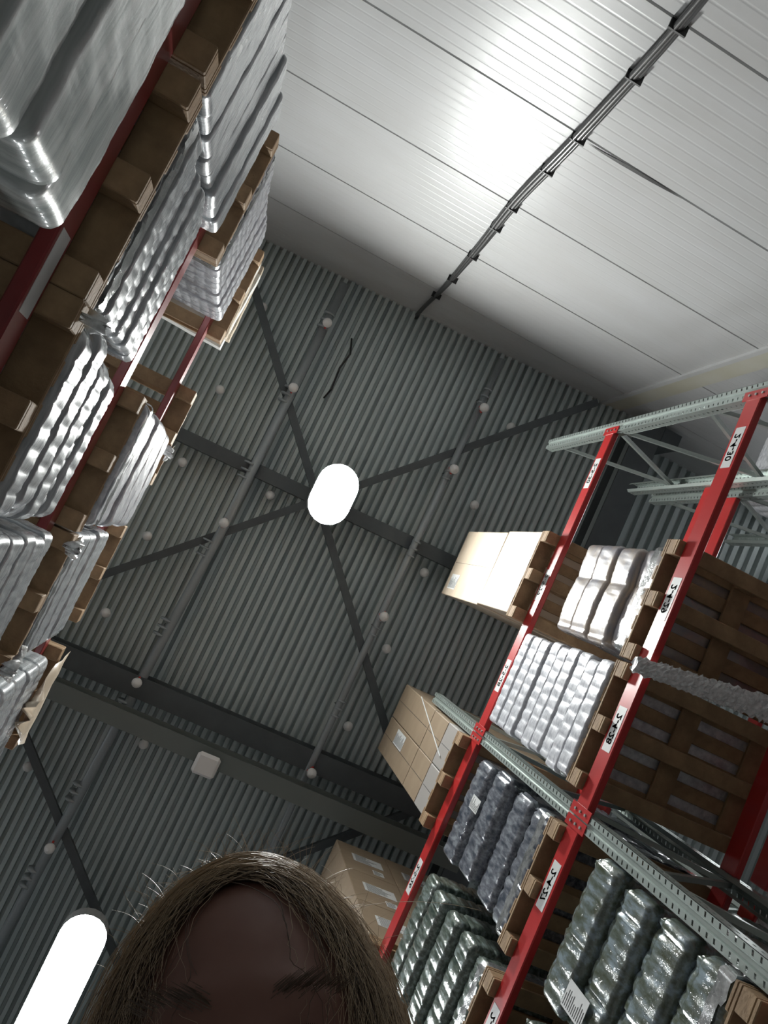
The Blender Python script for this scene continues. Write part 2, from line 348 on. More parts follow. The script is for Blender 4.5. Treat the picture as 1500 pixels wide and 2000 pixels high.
# ================================================================== wrapped loads
def loop(hw, hd, r, step):
    q = []
    def seg(p0, p1):
        n = max(1, int(math.dist(p0, p1)/step))
        for i in range(n): t = i/n; q.append((p0[0]+(p1[0]-p0[0])*t, p0[1]+(p1[1]-p0[1])*t))
    cs = [(hw-r, hd-r, 0), (-hw+r, hd-r, 1), (-hw+r, -hd+r, 2), (hw-r, -hd+r, 3)]
    for i, (cx, cy, k) in enumerate(cs):
        n = max(3, int(r*1.57/step))
        for j in range(n): t = (k+j/n)*math.pi/2; q.append((cx+r*math.cos(t), cy+r*math.sin(t)))
        t = (k+1)*math.pi/2; p0 = (cx+r*math.cos(t), cy+r*math.sin(t)); c2 = cs[(i+1) % 4]; p1 = (c2[0]+r*math.cos(t), c2[1]+r*math.sin(t)); seg(p0, p1)
    return np.array(q)
def layer(parent, w, d, z0, z1, m, style, amp, pitch, K, groove, jit, r, seed, sag=0):
    g = np.random.default_rng(seed); q = loop(w/2, d/2, r, min(.014, pitch/8)); n = len(q)
    t = np.roll(q, -1, 0)-np.roll(q, 1, 0); t /= np.linalg.norm(t, axis=1)[:, None]+1e-9; nr = np.stack([t[:, 1], -t[:, 0]], 1)
    s = np.concatenate([[0], np.cumsum(np.linalg.norm(np.diff(q, axis=0), axis=1))])
    off = g.normal(0, jit, 2); V = []
    ph = g.uniform(0, 6.28, 8)
    VS = [0, .03, .07, .14, .3, .5, .66, .72, .78, .86, .95, 1] if style == 'bottle' else [0, .04, .09, .16, .32, .5, .68, .84, .91, .96, 1]
    K = len(VS)-1
    for k in range(K+1):
        v = VS[k]; edge = max(0, 1-min(v, 1-v)/.10); prof = -groove*edge**1.6
        fr = (s/pitch) % 1; bump = np.sqrt(np.clip(1-(2*fr-1)**2, 0, 1))-1
        if style == 'bottle': nk = min(1, max(0, (v-.66)/.12)); seam = np.abs(((s/(pitch*4)+ph[4]) % 1)-.5)*2; prof2 = amp*bump*(1+.8*nk)-groove*.62*nk*nk-.012*(seam > .955)
        elif style == 'pack':                                # groups of bottles under tight film: six-pack seams
            f2 = (s/(pitch*4)) % 1; prof2 = amp*.45*bump+np.where((f2 < .05) | (f2 > .95), -amp, 0)
        elif style == 'dot': prof2 = amp*bump*math.sin(math.pi*v)**.7
        elif style == 'sack': prof2 = amp*bump
        else: prof2 = amp*.35*np.sin(s*7+ph[0])
        wob = .0012*np.sin(s*23+ph[1]+v*5)+.001*np.sin(s*51+ph[2]-v*7)+g.normal(0, .0007 if style != 'flat' else .0003, n)
        o = prof+prof2+wob+sag*math.sin(math.pi*v)
        V.append(np.column_stack([q+nr*o[:, None]+off, np.full(n, z0+(z1-z0)*v)+(.0 if k in (0, K) else 1)*.002*np.sin(s*9+ph[3])]))
    V = np.concatenate(V); F = []
    for k in range(K):
        for i in range(n): j = (i+1) % n; F.append([k*n+i, k*n+j, (k+1)*n+j, (k+1)*n+i])
    F.append(list(range(n))[::-1]); F.append([K*n+i for i in range(n)])
    o = mesh_obj('wrapped_layer', V.tolist(), F, m, parent, True)
    return o
def load(a0, a1, front, side, z0, z1, nl, m, style, label, cat, group, amp=.012, pitch=.07, K=7, groove=.02, jit=.004, r=.05, depth=1.16, taper=0, film_tail=True):
    w = a1-a0; root = empty('wrapped_load', P3((a0+a1)/2, front+side*depth/2, z0)); tag(root, label, cat, group); root.rotation_euler = (0, 0, random.uniform(-.012, .012))
    h = (z1-z0)/nl
    for i in range(nl):
        tp = 1-taper*i/nl
        layer(root, w*tp-.01, depth*tp-.01, i*h+.001, (i+1)*h-.001, m, style, amp, pitch, K, groove, jit, r, int(abs(a0*1000)+z0*77+i*13))
    if film_tail:                                            # loose film at the foot of the load, gathered over the pallet edge
        g = np.random.default_rng(int(abs(a0*500)+z0*31)); q = loop(w/2+.004, depth/2+.004, .04, .03); n = len(q); V = []; F = []
        for k in range(4):
            for i, (x, y) in enumerate(q):
                e = g.normal(0, .004); V.append((x*(1+e), y*(1+e), .10-k*.030+(g.uniform(0, .02) if k == 3 else 0)))
        for k in range(3):
            for i in range(n):
                if k == 2 and g.random() < .35: continue
                j = (i+1) % n; F.append([k*n+i, (k+1)*n+i, (k+1)*n+j, k*n+j])
        mesh_obj('film_skirt', V, F, FM['skirt'], root, True)
    return root
def sticker(root, x, y, z, w, h, axis='y', sgn=-1, name='sticker', rot=0, m='paper', lines=True):
    r = bpy.data.objects.new(name, None); e = .0025
    def bx(x0, x1, z0, z1, d, nm, mm, par):
        if axis == 'y': a, b = (x0, min(0, sgn*d), z0), (x1, max(0, sgn*d), z1)
        else: a, b = (min(0, sgn*d), x0, z0), (max(0, sgn*d), x1, z1)
        return MB().box(a, b).build(nm, mm, par)
    o = bx(-w/2, w/2, -h/2, h/2, e, name, MT[m], root); o.location = (x, y, z)
    if rot: o.rotation_euler = (0, rot, 0) if axis == 'y' else (rot, 0, 0)
    if lines:
        mb = MB(); nl = max(4, int(h/.017))
        for i in range(nl):
            zz = h/2-h*(i+.8)/(nl+.6); L = w*random.uniform(.35, .8); t = h/nl*.12
            if axis == 'y': mb.box((-w*.42, min(sgn*.002, sgn*.0035), zz-t), (-w*.42+L, max(sgn*.002, sgn*.0035), zz+t))
            else: mb.box((min(sgn*.002, sgn*.0035), -w*.42, zz-t), (max(sgn*.002, sgn*.0035), -w*.42+L, zz+t))
        mb.build('print_lines', MT['ink'], o)
    return o
L2, L3, L4, L5 = .70, 2.45, 4.18, 5.99; PH = .144
RF, LF = 2.48, -.70
# ------------------------------------------------------------------ racks
def panel_holes(mb, o, u, v, L, Wd, cols, hw, hh, pitch, slant=0):
    """strip of steel, origin o, u across (width Wd), v along (length L), with holes at fractions cols"""
    o, u, v = Vector(o), Vector(u), Vector(v); n = int(L/pitch); xs = [0]
    for c in cols: xs += [c*Wd-hw/2, c*Wd+hw/2]
    xs.append(Wd); p = lambda x, z: o+u*x+v*z
    for k in range(len(xs)-1):
        x0, x1 = xs[k], xs[k+1]
        if k % 2 == 0: mb.quad(p(x0, 0), p(x1, 0), p(x1, L), p(x0, L))
        else:
            zz = 0
            for i in range(n):
                c = (i+.5)*pitch; s_ = slant
                mb.quad(p(x0, zz+(-s_ if i else 0)), p(x1, zz+(s_ if i else 0)), p(x1, c-hh/2+s_), p(x0, c-hh/2-s_)); zz = c+hh/2
            mb.quad(p(x0, zz-slant), p(x1, zz+slant), p(x1, L), p(x0, L))
def frame(a0, b0, b1, zt, label, full=True, pw=.10, pd=.10):
    r = empty('upright_frame', P3(a0, b0, FL)); tag(r, label, 'rack frame'); zt2 = zt-FL
    for nm, y, sg in (('front_post', 0, 1), ('rear_post', b1-b0, -1)):
        mb = MB(); L = zt2
        # front face with central groove, two columns of holes
        panel_holes(mb, (0, y, 0), (1, 0, 0), (0, 0, 1), L, .034, [.5], .021, .012, .05, .004)
        panel_holes(mb, (pw-.034, y, 0), (1, 0, 0), (0, 0, 1), L, .034, [.5], .021, .012, .05, .004)
        mb.quad((.034, y, 0), (.040, y+sg*.012, 0), (.040, y+sg*.012, L), (.034, y, L)); mb.quad((.040, y+sg*.012, 0), (pw-.040, y+sg*.012, 0), (pw-.040, y+sg*.012, L), (.040, y+sg*.012, L)); mb.quad((pw-.040, y+sg*.012, 0), (pw-.034, y, 0), (pw-.034, y, L), (pw-.040, y+sg*.012, L))
        for x in (0, pw): panel_holes(mb, (x, y, 0), (0, sg, 0), (0, 0, 1), L, pd*.8, [.55], .014, .02, .05)
        for x, sx in ((0, 1), (pw, -1)): mb.quad((x, y+sg*pd*.8, 0), (x+sx*.022, y+sg*pd, 0), (x+sx*.022, y+sg*pd, L), (x, y+sg*pd*.8, L))
        o = mb.build(nm, MT['galv'], r); sm = o.modifiers.new('thick', 'SOLIDIFY'); sm.thickness = .0025
        MB().box((-.03, y-.02 if sg > 0 else y-pd-.02, 0), (pw+.03, y+pd+.02 if sg > 0 else y+.02, .008)).build('foot_plate', MT['galv'], r)
    z = zt2-.12; k = 0; d = b1-b0
    while z > .8:
        z2 = z-.62; y0, y1 = (.05, d-.05) if k % 2 == 0 else (d-.05, .05)
        MB().beam((pw/2, y0, z), (pw/2, y1, z2), .03, .03).build('diagonal_brace', MT['galv'], r); z = z2; k += 1
    return r
TXT = {}
def plate_text(s_, size):
    cu = bpy.data.curves.new('t', 'FONT'); cu.body = s_; cu.size = size; cu.align_x = 'CENTER'; cu.align_y = 'CENTER'; cu.offset = size*.012; cu.extrude = .0006
    o = bpy.data.objects.new('t', cu); COL.objects.link(o); bpy.context.view_layer.update()
    me = bpy.data.meshes.new_from_object(o.evaluated_get(bpy.context.evaluated_depsgraph_get())); bpy.data.objects.remove(o)
    me.materials.clear(); me.materials.append(MT['ink']); return me
def rbeam(a0, a1, b, side, zt, label, m='red', h=.14, d=.05, plates=(), conn=True, group=None):
    """shelf beam, front face at b (facing the aisle), depth away from it = side"""
    r = empty('shelf_beam', P3(a0, b, zt)); tag(r, label, 'shelf beam', group); L = a1-a0
    y0, y1 = (0, d) if side > 0 else (-d, 0)
    MB().box((0, y0, -h), (L, y1, 0), .006).build('beam_body', MT[m], r)
    if conn:
        for x in (-.045, L-.02):
            mb = MB().box((x, (y0 if side > 0 else y1)-side*.006 if side > 0 else y1, -h-.06), (x+.065, (y0 if side > 0 else y1+.006), .03)); mb.build('end_connector', MT[m], r)
            for zz in (-.03, -.09, -.15):
                MB().tube([(x+.032, (-.005 if side > 0 else .005), zz), (x+.032, (-.014 if side > 0 else .014), zz)], .009, 8).build('bolt', MT['galv'], r)
    for (c, txt) in plates:
        y = -.0015 if side > 0 else .0015
        pl = MB().box((-.14, min(y, 0), -.045), (.14, max(y, 0), .045)).build('label_or_light_patch', MT['paper'], r); pl.location = (c-a0, 0, -h/2)
        if txt:
            me = plate_text(txt, .072); o = bpy.data.objects.new('lettering', me); COL.objects.link(o); o.parent = pl
            # read from the aisle; the photograph shows it mirrored
            for v in me.vertices: x_, y_, z_ = v.co; v.co = (-x_, -.0022-abs(z_), y_*1.05)
            o.location = (0, 0, -.0)
    return r
B0 = 2.52
RU = [2.09, -.72, -3.52, -6.3]
frame(2.09, B0, 3.62, 7.27, 'perforated galvanised upright frame at the wall end of the right rack, bare top sticking up')
frame(-.72, B0, 3.62, 7.27, 'perforated galvanised upright frame between the wrapped bottle packs and the crinkled white load')
frame(-3.52, B0, 3.62, 7.27, 'perforated galvanised upright frame of the right rack farther back, beyond the head')
frame(2.10, 3.80, 4.88, 7.27, 'upright frame of the second rack standing right behind the first')
frame(-1.08, 3.80, 4.88, 7.27, 'upright frame of the second rack behind the slatted pallet undersides')
bays = [(-.62, 2.09, [(.70*0+1.75, '30'), (.72, '29'), (-.12, '28')]), (-3.42, -.72, [(-1.09, '27'), (-2.0, '26'), (-2.85, '25')])]
rbeam(-.62, 2.09, B0, 1, L4, 'front red beam lettered 29 and 28, below the pale wrapped sacks', plates=[(1.74, '2-4-30'), (.72, '2-4-29'), (-.12, '2-4-28')])
rbeam(-3.42, -.72, B0, 1, L4, 'front red beam under the wrapped bottle packs', plates=[(-1.09, '2-4-27'), (-1.95, '2-4-26')])
rbeam(-.62, 2.09, B0, 1, L5, 'topmost front red beam crossing in front of the pale cartons', plates=[(1.70, '2-5-30'), (-.16, '2-5-28'), (.66, '2-5-29')])
rbeam(-3.42, -.72, B0, 1, L5, 'topmost front red beam crossing under the brown cartons', plates=[(-1.90, '2-5-26')])
rbeam(-.62, 2.09, B0, 1, L3, 'lowest front red beam of the right rack by the wall'); rbeam(-3.42, -.72, B0, 1, L3, 'front red beam under the large clear bottle packs')
for z, t in ((L5, 'topmost rear red beam'), (L4, 'rear red beam under the slatted pallets'), (L3, 'lowest rear red beam')):
    rbeam(-.62, 2.09, 3.57, 1, z, t+', bay next to the white wall', conn=False); rbeam(-3.42, -.72, 3.57, 1, z, t+', second bay from the wall', conn=False)
for z, t in ((L5, 'top'), (L4, 'middle')):
    rbeam(-.62, 2.10, 3.80, 1, z, t+' red beam of the second rack, bay next to the white wall', conn=False); rbeam(-3.42, -.72, 3.80, 1, z, t+' red beam of the second rack, second bay', conn=False)
    rbeam(-.62, 2.10, 4.83, 1, z, t+' rear red beam of the second rack', conn=False)
rbeam(-.62, 2.10, 3.80, 1, L3, 'low front red beam of the second rack', conn=False); rbeam(-.62, 2.10, 4.83, 1, L3, 'low rear red beam of the second rack', conn=False)
LBf = -.81
for z, t in ((L5, 'top'), (L4, 'middle'), (L3, 'lowest')):
    for k, (x0, x1) in enumerate(((-1.21, 2.13), (-4.5, -1.31))):
        rbeam(x0, x1, LBf, -1, z, t+' dull red beam of the left rack, '+('bay next to the white wall' if k == 0 else 'second bay from the wall'), 'redold', plates=[(.44, '')] if (k == 0 and z == L3) else (), conn=False)  # blank white plate on the lowest beam stands in for a patch of light
        rbeam(x0, x1, -1.86, -1, z, t+' rear dull red beam of the left rack, '+('bay next to the white wall' if k == 0 else 'second bay'), 'redold', conn=False)
for k, x in enumerate((2.14, -1.30, -4.6)): frame(x, -1.91, LBf, [6.2, 6.2, 6.2][k], 'galvanised upright frame of the left rack, '+['by the white wall', 'hidden between the wrapped loads', 'farther back'][k], pw=.08)
# ------------------------------------------------------------------ loads of the right rack
GP = 'wooden pallets on the racks'; GL = 'film-wrapped loads on pallets'
pallet(.31, RF-.07, 1, L5, 'pallet under the two pale cartons on the top level', GP)
pallet(-1.535, RF-.04, 1, L5, 'pallet under the brown cartons on the top level', GP)
pallet(-3.32, RF-.03, 1, L5, 'pallet under the cartons with many white labels', GP)
pallet(.30, RF, 1, L4, 'pallet under the wrapped pale sacks', GP)
pallet(-.53, RF, 1, L4, 'pallet under the white crinkled load', GP)
pallet(-1.56, RF, 1, L4, 'pallet under the grey bottle packs beside the perforated upright', GP)
pallet(-2.50, RF, 1, L4, 'pallet under the greenish bottle packs beside the hair', GP)
pallet(-1.54, RF-.02, 1, L3, 'pallet under the large clear bottle packs at the bottom right', GP)
pallet(-2.46, RF-.02, 1, L3, 'pallet under the small corner of bottle packs at the bottom edge', GP)
PT = PH
load(-.52, .25, RF, 1, L4+PT, 5.74, 9, FM['white'], 'dot', 'white crinkled film load in nine thin layers, right of the upper red beam', 'wrapped load', GL, amp=.009, pitch=.085, groove=.026, jit=.008, r=.035)
l27 = load(-1.54, -.76, RF+.01, 1, L4+PT, 5.70, 4, FM['bottle'], 'bottle', 'grey bottle packs in four layers between the two red beams', 'wrapped load', GL, amp=.010, pitch=.11, groove=.045, jit=.012, r=.05, K=9)
load(-2.49, -1.72, RF+.02, 1, L4+PT, 5.74, 5, FM['green'], 'bottle', 'greenish bottle packs in five layers just right of the hair', 'wrapped load', GL, amp=.009, pitch=.085, groove=.04, jit=.012, r=.05, K=9)
load(.33, 1.05, RF+.01, 1, L4+PT, 5.36, 4, FM['sack'], 'sack', 'pale brown wrapped sacks glaring white in the lamp light', 'wrapped load', GL, amp=.022, pitch=.38, groove=.028, jit=.012, r=.05, K=9)
g = np.random.default_rng(5); V = []; F = []; n = 64; kk_ = 20       # gathered film tail hanging under the gap between two pallets
for i in range(n+1):
    t = i/n; c = (.27+.13*t, 2.40+1.15*t, 3.985-.02*math.sin(t*3)); w_ = .045+.035*t
    for k in range(kk_):
        th = 2*math.pi*k/kk_; rr = 1+g.normal(0, .13); V.append((c[0]+w_*rr*math.cos(th), c[1]+g.normal(0, .004), c[2]+.03*rr*math.sin(th)+H))
for i in range(n):
    for k in range(kk_): a_ = i*kk_+k; b_ = i*kk_+(k+1) % kk_; F.append([a_, a_+kk_, b_+kk_, b_])
F += [list(range(kk_))[::-1], [n*kk_+k for k in range(kk_)]]
fs = mesh_obj('crinkled_film', V, F, FM['clear']); tag(fs, 'bright crinkled film tail hanging under the gap between the slatted pallets', 'film')
l37 = load(-1.53, -.74, RF-.01, 1, L3+PT, 3.80, 4, FM['water'], 'bottle', 'large clear bottle packs in four layers at the bottom right', 'wrapped load', GL, amp=.010, pitch=.10, groove=.045, jit=.01, r=.05, K=10)
load(-2.45, -1.62, RF, 1, L3+PT, 3.84, 4, FM['green'], 'bottle', 'small corner of yellow-green bottle packs at the bottom edge', 'wrapped load', GL, amp=.014, pitch=.10, groove=.045, jit=.01, r=.05, K=8)
o = load(-.86, -.16, 3.70, 1, L3+PT, 4.0, 6, FM['clear'], 'bottle', 'knobbly bright film load cut by the right edge of the photo', 'wrapped load', GL, amp=.04, pitch=.10, groove=.05, jit=.015, r=.05)
pallet(-.9, 3.70, 1, L3, 'pallet under the knobbly film load at the right edge', GP)
load(2.24, 3.0, 4.20, 1, L4+PT, 6.42, 5, FM['white'], 'dot', 'tall wrapped load hanging into the right edge above the slatted pallets', 'wrapped load', GL, amp=.02, pitch=.12, groove=.02, r=.05)
pallet(2.23, 4.24, 1, L4, 'pallet under the tall wrapped load at the right edge', GP)
rbeam(2.20, 3.3, 4.40, 1, L4, 'short red beam of the second rack near the wall', conn=False); rbeam(2.20, 3.3, 5.1, 1, L4, 'short rear red beam of the second rack near the wall', conn=False)
for L_, (x, z, w_, h_) in ((l27, (-1.078, 5.356, .10, .16)), (l37, (-1.371, 3.416, .13, .20))):
    c = L_.location; sticker(L_, x-c.x, -.585, z+H-c.z, w_, h_, 'y', -1, 'paper_label')
# ------------------------------------------------------------------ cartons
def carton(x0, x1, y0, y1, z0, z1, m, label, group, lab=(), tape='y', side=-1, tilt=0):
    r = empty('cardboard_box', P3((x0+x1)/2, (y0+y1)/2, z0)); tag(r, label, 'box', group); w, d, h = (x1-x0)/2, (y1-y0)/2, z1-z0
    r.rotation_euler = (0, 0, tilt); g = .003
    MB().box((-w+g, -d+g, .002), (w-g, d-g, h-.002), .006).build('box_body', MT[m], r)
    MB().box((-w+.02, -.03, h-.003), (w-.02, .03, h)).build('top_tape', MT['tape'], r)
    MB().box((-.0015, -d+g-.0015, .03), (.0015, -d+g, h-.03)).build('flap_seam', MT['ink'], r)
    for (ax, u, z, ww, hh) in lab:
        if ax == 'y': sticker(r, u, -d+g, z, ww, hh, 'y', -1)
        else: sticker(r, w-g, u, z, ww, hh, 'x', 1)
    return r
GC = 'cartons on the top level'
b = RF-.07
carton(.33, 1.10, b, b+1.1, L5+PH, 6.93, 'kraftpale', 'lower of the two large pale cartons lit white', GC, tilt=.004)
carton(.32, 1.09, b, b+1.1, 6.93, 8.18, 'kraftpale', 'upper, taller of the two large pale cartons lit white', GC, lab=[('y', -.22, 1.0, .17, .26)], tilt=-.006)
b = RF-.02; xs = [-1.50, -1.12, -.74]; zs = [L5+PH, 6.45, 6.90, 8.10]; nm = ['bottom', 'middle', 'top']
for i in range(2):
    for k in range(3):
        lab = [('y', .08, .62, .15, .34)] if (k == 2 and i == 0) else ()
        carton(xs[i], xs[i+1], b, b+1.1, zs[k], zs[k+1], 'kraftgrey' if k == 0 else 'kraft', 'brown wrapped carton, %s row, %s side of the stack beside the perforated upright' % (nm[k], 'hair' if i == 0 else 'wall'), GC, lab, tilt=random.uniform(-.005, .005))
st = MB().box((-.006, -.002, 0), (.006, 0, 1.15)).build('packing_strap', MT['paper']); st.location = P3(-1.02, b-.008, 6.3); st.rotation_euler = (0, .25, 0); tag(st, 'thin pale strap lying diagonally over the brown cartons', 'strap')
b = RF-.02; ys = [b, b+.58, b+1.16]; zs = [L5+PH, 6.77, 7.42, 8.08]
for j in range(2):
    for k in range(3):
        lab = [('x', .02, .34, .34, .17), ('x', .1, .12, .12, .1)]+([('y', -.1, .32, .3, .16)] if j == 0 else [])
        carton(-3.30, -2.53, ys[j], ys[j+1], zs[k], zs[k+1], 'kraft', 'brown carton with white labels behind the hair, %s row, %s' % (nm[k], ['aisle side', 'rear side'][j]), GC, lab, tilt=random.uniform(-.006, .006))
# ------------------------------------------------------------------ loads of the left rack
def lp(a0, z, t, f=LF): pallet(a0, f, -1, z, t, GP)
def ll(a0, a1, z, z1, nl, m, style, t, f=LF, **k): load(a0, a1, f, -1, z+PT, z1, nl, FM[m], style, t, 'wrapped load', GL, **k)
lp(.46, L2, 'pallet under the big smooth film load at the top left'); ll(.48, 1.25, L2, 2.07, 5, 'smooth', 'flat', 'big smooth silvery film load in the top left corner', f=-.69, amp=.006, groove=.022, jit=.012, r=.05)
lp(1.28, L2, 'pallet beside the big smooth film load, beyond the top edge'); ll(1.29, 2.05, L2, 2.0, 5, 'smooth', 'flat', 'smooth film load beyond the top edge of the photo', amp=.006)
lp(.44, L3, 'pallet under the dotted film load in the middle of the left rack'); ll(.45, 1.22, L3, 3.56, 8, 'silver', 'dot', 'dotted silvery film load above the first red beam on the left', amp=.006, pitch=.07, groove=.009, jit=.008, r=.03)
lp(1.27, L3, 'splintered pallet under the streaky ribbed film load'); ll(1.28, 2.05, L3, 3.88, 8, 'silver', 'flat', 'streaky film load with a sharply ribbed corner at the top', amp=.004, groove=.014, jit=.006, r=.03)
lp(-.365, L3, 'pallet under the glaring film load at the left edge'); ll(-.325, .395, L3, 3.58, 6, 'silver', 'dot', 'glaring white film load with rounded layers at the left edge', amp=.009, pitch=.08, groove=.03, jit=.02, r=.07, taper=.02)
lp(-1.185, L3, 'pallet under the grey mottled load low at the left edge'); ll(-1.165, -.385, L3, 3.82, 7, 'silver', 'dot', 'grey mottled film load below the glaring one at the left edge', amp=.005, pitch=.07, groove=.010, jit=.006, r=.04)
lp(-.375, L4, 'pallet under the overexposed load beside the pale pallet boards'); ll(-.35, .41, L4, 5.70, 6, 'white', 'flat', 'overexposed white film load on the middle level', f=-.66, amp=.01, groove=.012, jit=.008, r=.06)
lp(1.27, L4, 'pallet under the ribbed load near the roof'); ll(1.29, 2.05, L4, 5.58, 10, 'white', 'dot', 'pale ribbed film load near the roof with a glinting corner', amp=.008, pitch=.07, groove=.016, jit=.006, r=.03)
lp(-1.185, L4, 'pallet under the four-ribbed load left of the roof'); ll(-1.165, -.40, L4, 5.55, 5, 'silver', 'dot', 'mottled film load with four dark ribs at its corner', amp=.005, pitch=.08, groove=.022, jit=.006, r=.04)
lp(-2.16, L4, 'pallet of the lowest visible load on the left'); ll(-2.16, -1.36, L4, 5.70, 5, 'silver', 'dot', 'striped film load lowest on the left edge', amp=.012, groove=.03, r=.06)
lp(-2.98, L4, 'pallet at the left edge above the bottom lamp')
lp(.02, L5, 'bare looking pallet on the top level near the purlin', -.68); lp(-1.14, L5, 'bare pallet with lit edge on the top level at the left')
lp(-2.16, L5, 'top level pallet with torn film hanging from it'); lp(1.26, L5, 'top level pallet with paper sheets on it')
# paper sheets stacked on the top pallet and torn film scraps
GS = 'crumpled sheets on the top pallet'
for i, (dx, dz, rz_) in enumerate(((0, 0, .02), (.05, .16, -.03), (.02, .33, .04), (.12, .50, -.02))):
    g = np.random.default_rng(40+i); nx, ny = 16, 10; V = []; F = []
    for lay in (0, 1):
        for i2 in range(nx+1):
            for j2 in range(ny+1):
                V.append((.72*i2/nx-.36, -1.0*j2/ny+.5, lay*.11+.018*math.sin(i2*1.3+i)+g.normal(0, .006)))
    N = (nx+1)*(ny+1)
    for i2 in range(nx):
        for j2 in range(ny):
            k = i2*(ny+1)+j2; F += [[k, k+1, k+ny+2, k+ny+1], [N+k, N+k+ny+1, N+k+ny+2, N+k+1]]
    for i2 in range(nx): k = i2*(ny+1); F += [[k, k+ny+1, N+k+ny+1, N+k], [k+ny, N+k+ny, N+k+2*ny+1, k+2*ny+1]]
    for j2 in range(ny): k = j2; F += [[k, N+k, N+k+1, k+1]]; k = nx*(ny+1)+j2; F += [[k, k+1, N+k+1, N+k]]
    o = mesh_obj('paper_bundle', V, F, MT['kraftpale' if i % 2 else 'paper'], None, False); o.location = P3(1.68+dx, LF-.52, L5+PH+.04+dz); o.rotation_euler = (0, 0, rz_)
    tag(o, ['lowest', 'second', 'third', 'topmost'][i]+' crumpled pale sheet bundle on the top left pallet', 'paper', GS)
def scrap(p, w, h, label, m='clear', seed=1, side=1):
    g = np.random.default_rng(seed); nx, nz = 8, 10; V = []; F = []
    for i in range(nx+1):
        for k in range(nz+1):
            t = k/nz; wd = w*(1-.75*t**1.3); V.append(((i/nx-.5)*wd+.02*math.sin(k*1.1+seed), side*(.02+.05*t*math.sin(i*1.4+k*.7+seed)+g.normal(0, .005)), -h*t))
    for i in range(nx):
        for k in range(nz): q = i*(nz+1)+k; F.append([q, q+1, q+nz+2, q+nz+1])
    o = mesh_obj('torn_film', V, F, FM[m] if m in FM else MT[m], None, True); o.location = P3(*p); o.modifiers.new('t', 'SOLIDIFY').thickness = .002
    tag(o, label, 'film', 'torn film scraps'); return o
scrap((-1.75, LF+.012, L5+.13), .75, .62, 'big torn film sheet hanging from the lowest top pallet on the left', 'kraftpale', 3)
scrap((-.45, LF+.015, L4+.12), .12, .20, 'small torn film scrap at the corner of the four-ribbed load', 'clear', 5)
scrap((.40, LF+.02, L3+.12), .05, .08, 'curled film scrap at the corner of the dotted load', 'clear', 8)
scrap((-1.12, LF+.012, L4+.13), .2, .25, 'crumpled film scrap under the left end of the four-ribbed load', 'clear', 11)
scrap((.30, LF+.02, L5+.1), .12, .2, 'pale film knot hanging on the upper left red beam', 'clear', 14)
# ================================================================== the person
Rm = np.array(RM); c2w = Rm.T
def cw(v): return Vector(c2w@np.array(v, float))
hc = cw((-.077, .328, .42))+Vector((0, 0, H))                       # middle of the head
v = np.array([-.149, .559, .816]); up = np.array([0, -1, 0.]); u0 = up-v*(up@v); u0 /= np.linalg.norm(u0)
t = math.radians(26); uh = u0*math.cos(t)+v*math.sin(t); uh /= np.linalg.norm(uh)
roll = math.radians(-3); rt = np.array([1, 0, 0.]); rt -= uh*(rt@uh); rt /= np.linalg.norm(rt); nh = np.cross(uh, rt)   # face normal
if nh@v > 0: nh = -nh
rt = np.cross(nh, uh); yaw = math.radians(-4); nh, rt = nh*math.cos(yaw)+rt*math.sin(yaw), rt*math.cos(yaw)-nh*math.sin(yaw)
HX, HY, HZ = cw(rt), cw(nh), cw(uh)                                 # head right (its own left), face forward, crown
def hp(x, y, z): return hc+HX*x+HY*y+HZ*z
person = empty('person', (hc.x-.22, hc.y-.02, 0)); tag(person, 'person with brown parted hair leaning over the camera, face in shadow', 'person')
pinv = person.matrix_world.inverted(); org = Vector(person.location)
# head surface
V = []; F = []; nu, nv = 72, 56
def headr(th, ph):                                                  # th around (0 = face), ph from crown
    x = math.sin(ph)*math.sin(th); y = math.sin(ph)*math.cos(th); z = math.cos(ph)
    X = .074*x; Y = .094*y; Z = .122*z-.0
    if z < 0: X *= 1-.30*(-z)**1.5; Y *= 1-.10*(-z)
    if y > 0:
        g = lambda cx, cz, sx, sz: math.exp(-((X-cx)/sx)**2-((Z-cz)/sz)**2)
        Y += .020*g(0, -.048, .012, .024)+.010*g(0, -.062, .016, .010)      # nose
        Y -= .010*(g(.031, -.016, .017, .012)+g(-.031, -.016, .017, .012))  # eye sockets
        Y += .006*(g(.030, .010, .024, .009)+g(-.030, .010, .024, .009))    # brow ridge
        Y += .005*g(0, -.086, .024, .009)+.010*g(0, -.112, .022, .014)      # lips, chin
        Y += .005*(g(.042, -.055, .02, .02)+g(-.042, -.055, .02, .02))
    return X, Y, Z
for i in range(nv+1):
    for j in range(nu):
        V.append(hp(*headr(2*math.pi*j/nu, math.pi*i/nv))-org)
for i in range(nv):
    for j in range(nu): a = i*nu+j; b_ = i*nu+(j+1) % nu; F.append([a, a+nu, b_+nu, b_])
head_me = (V, F)
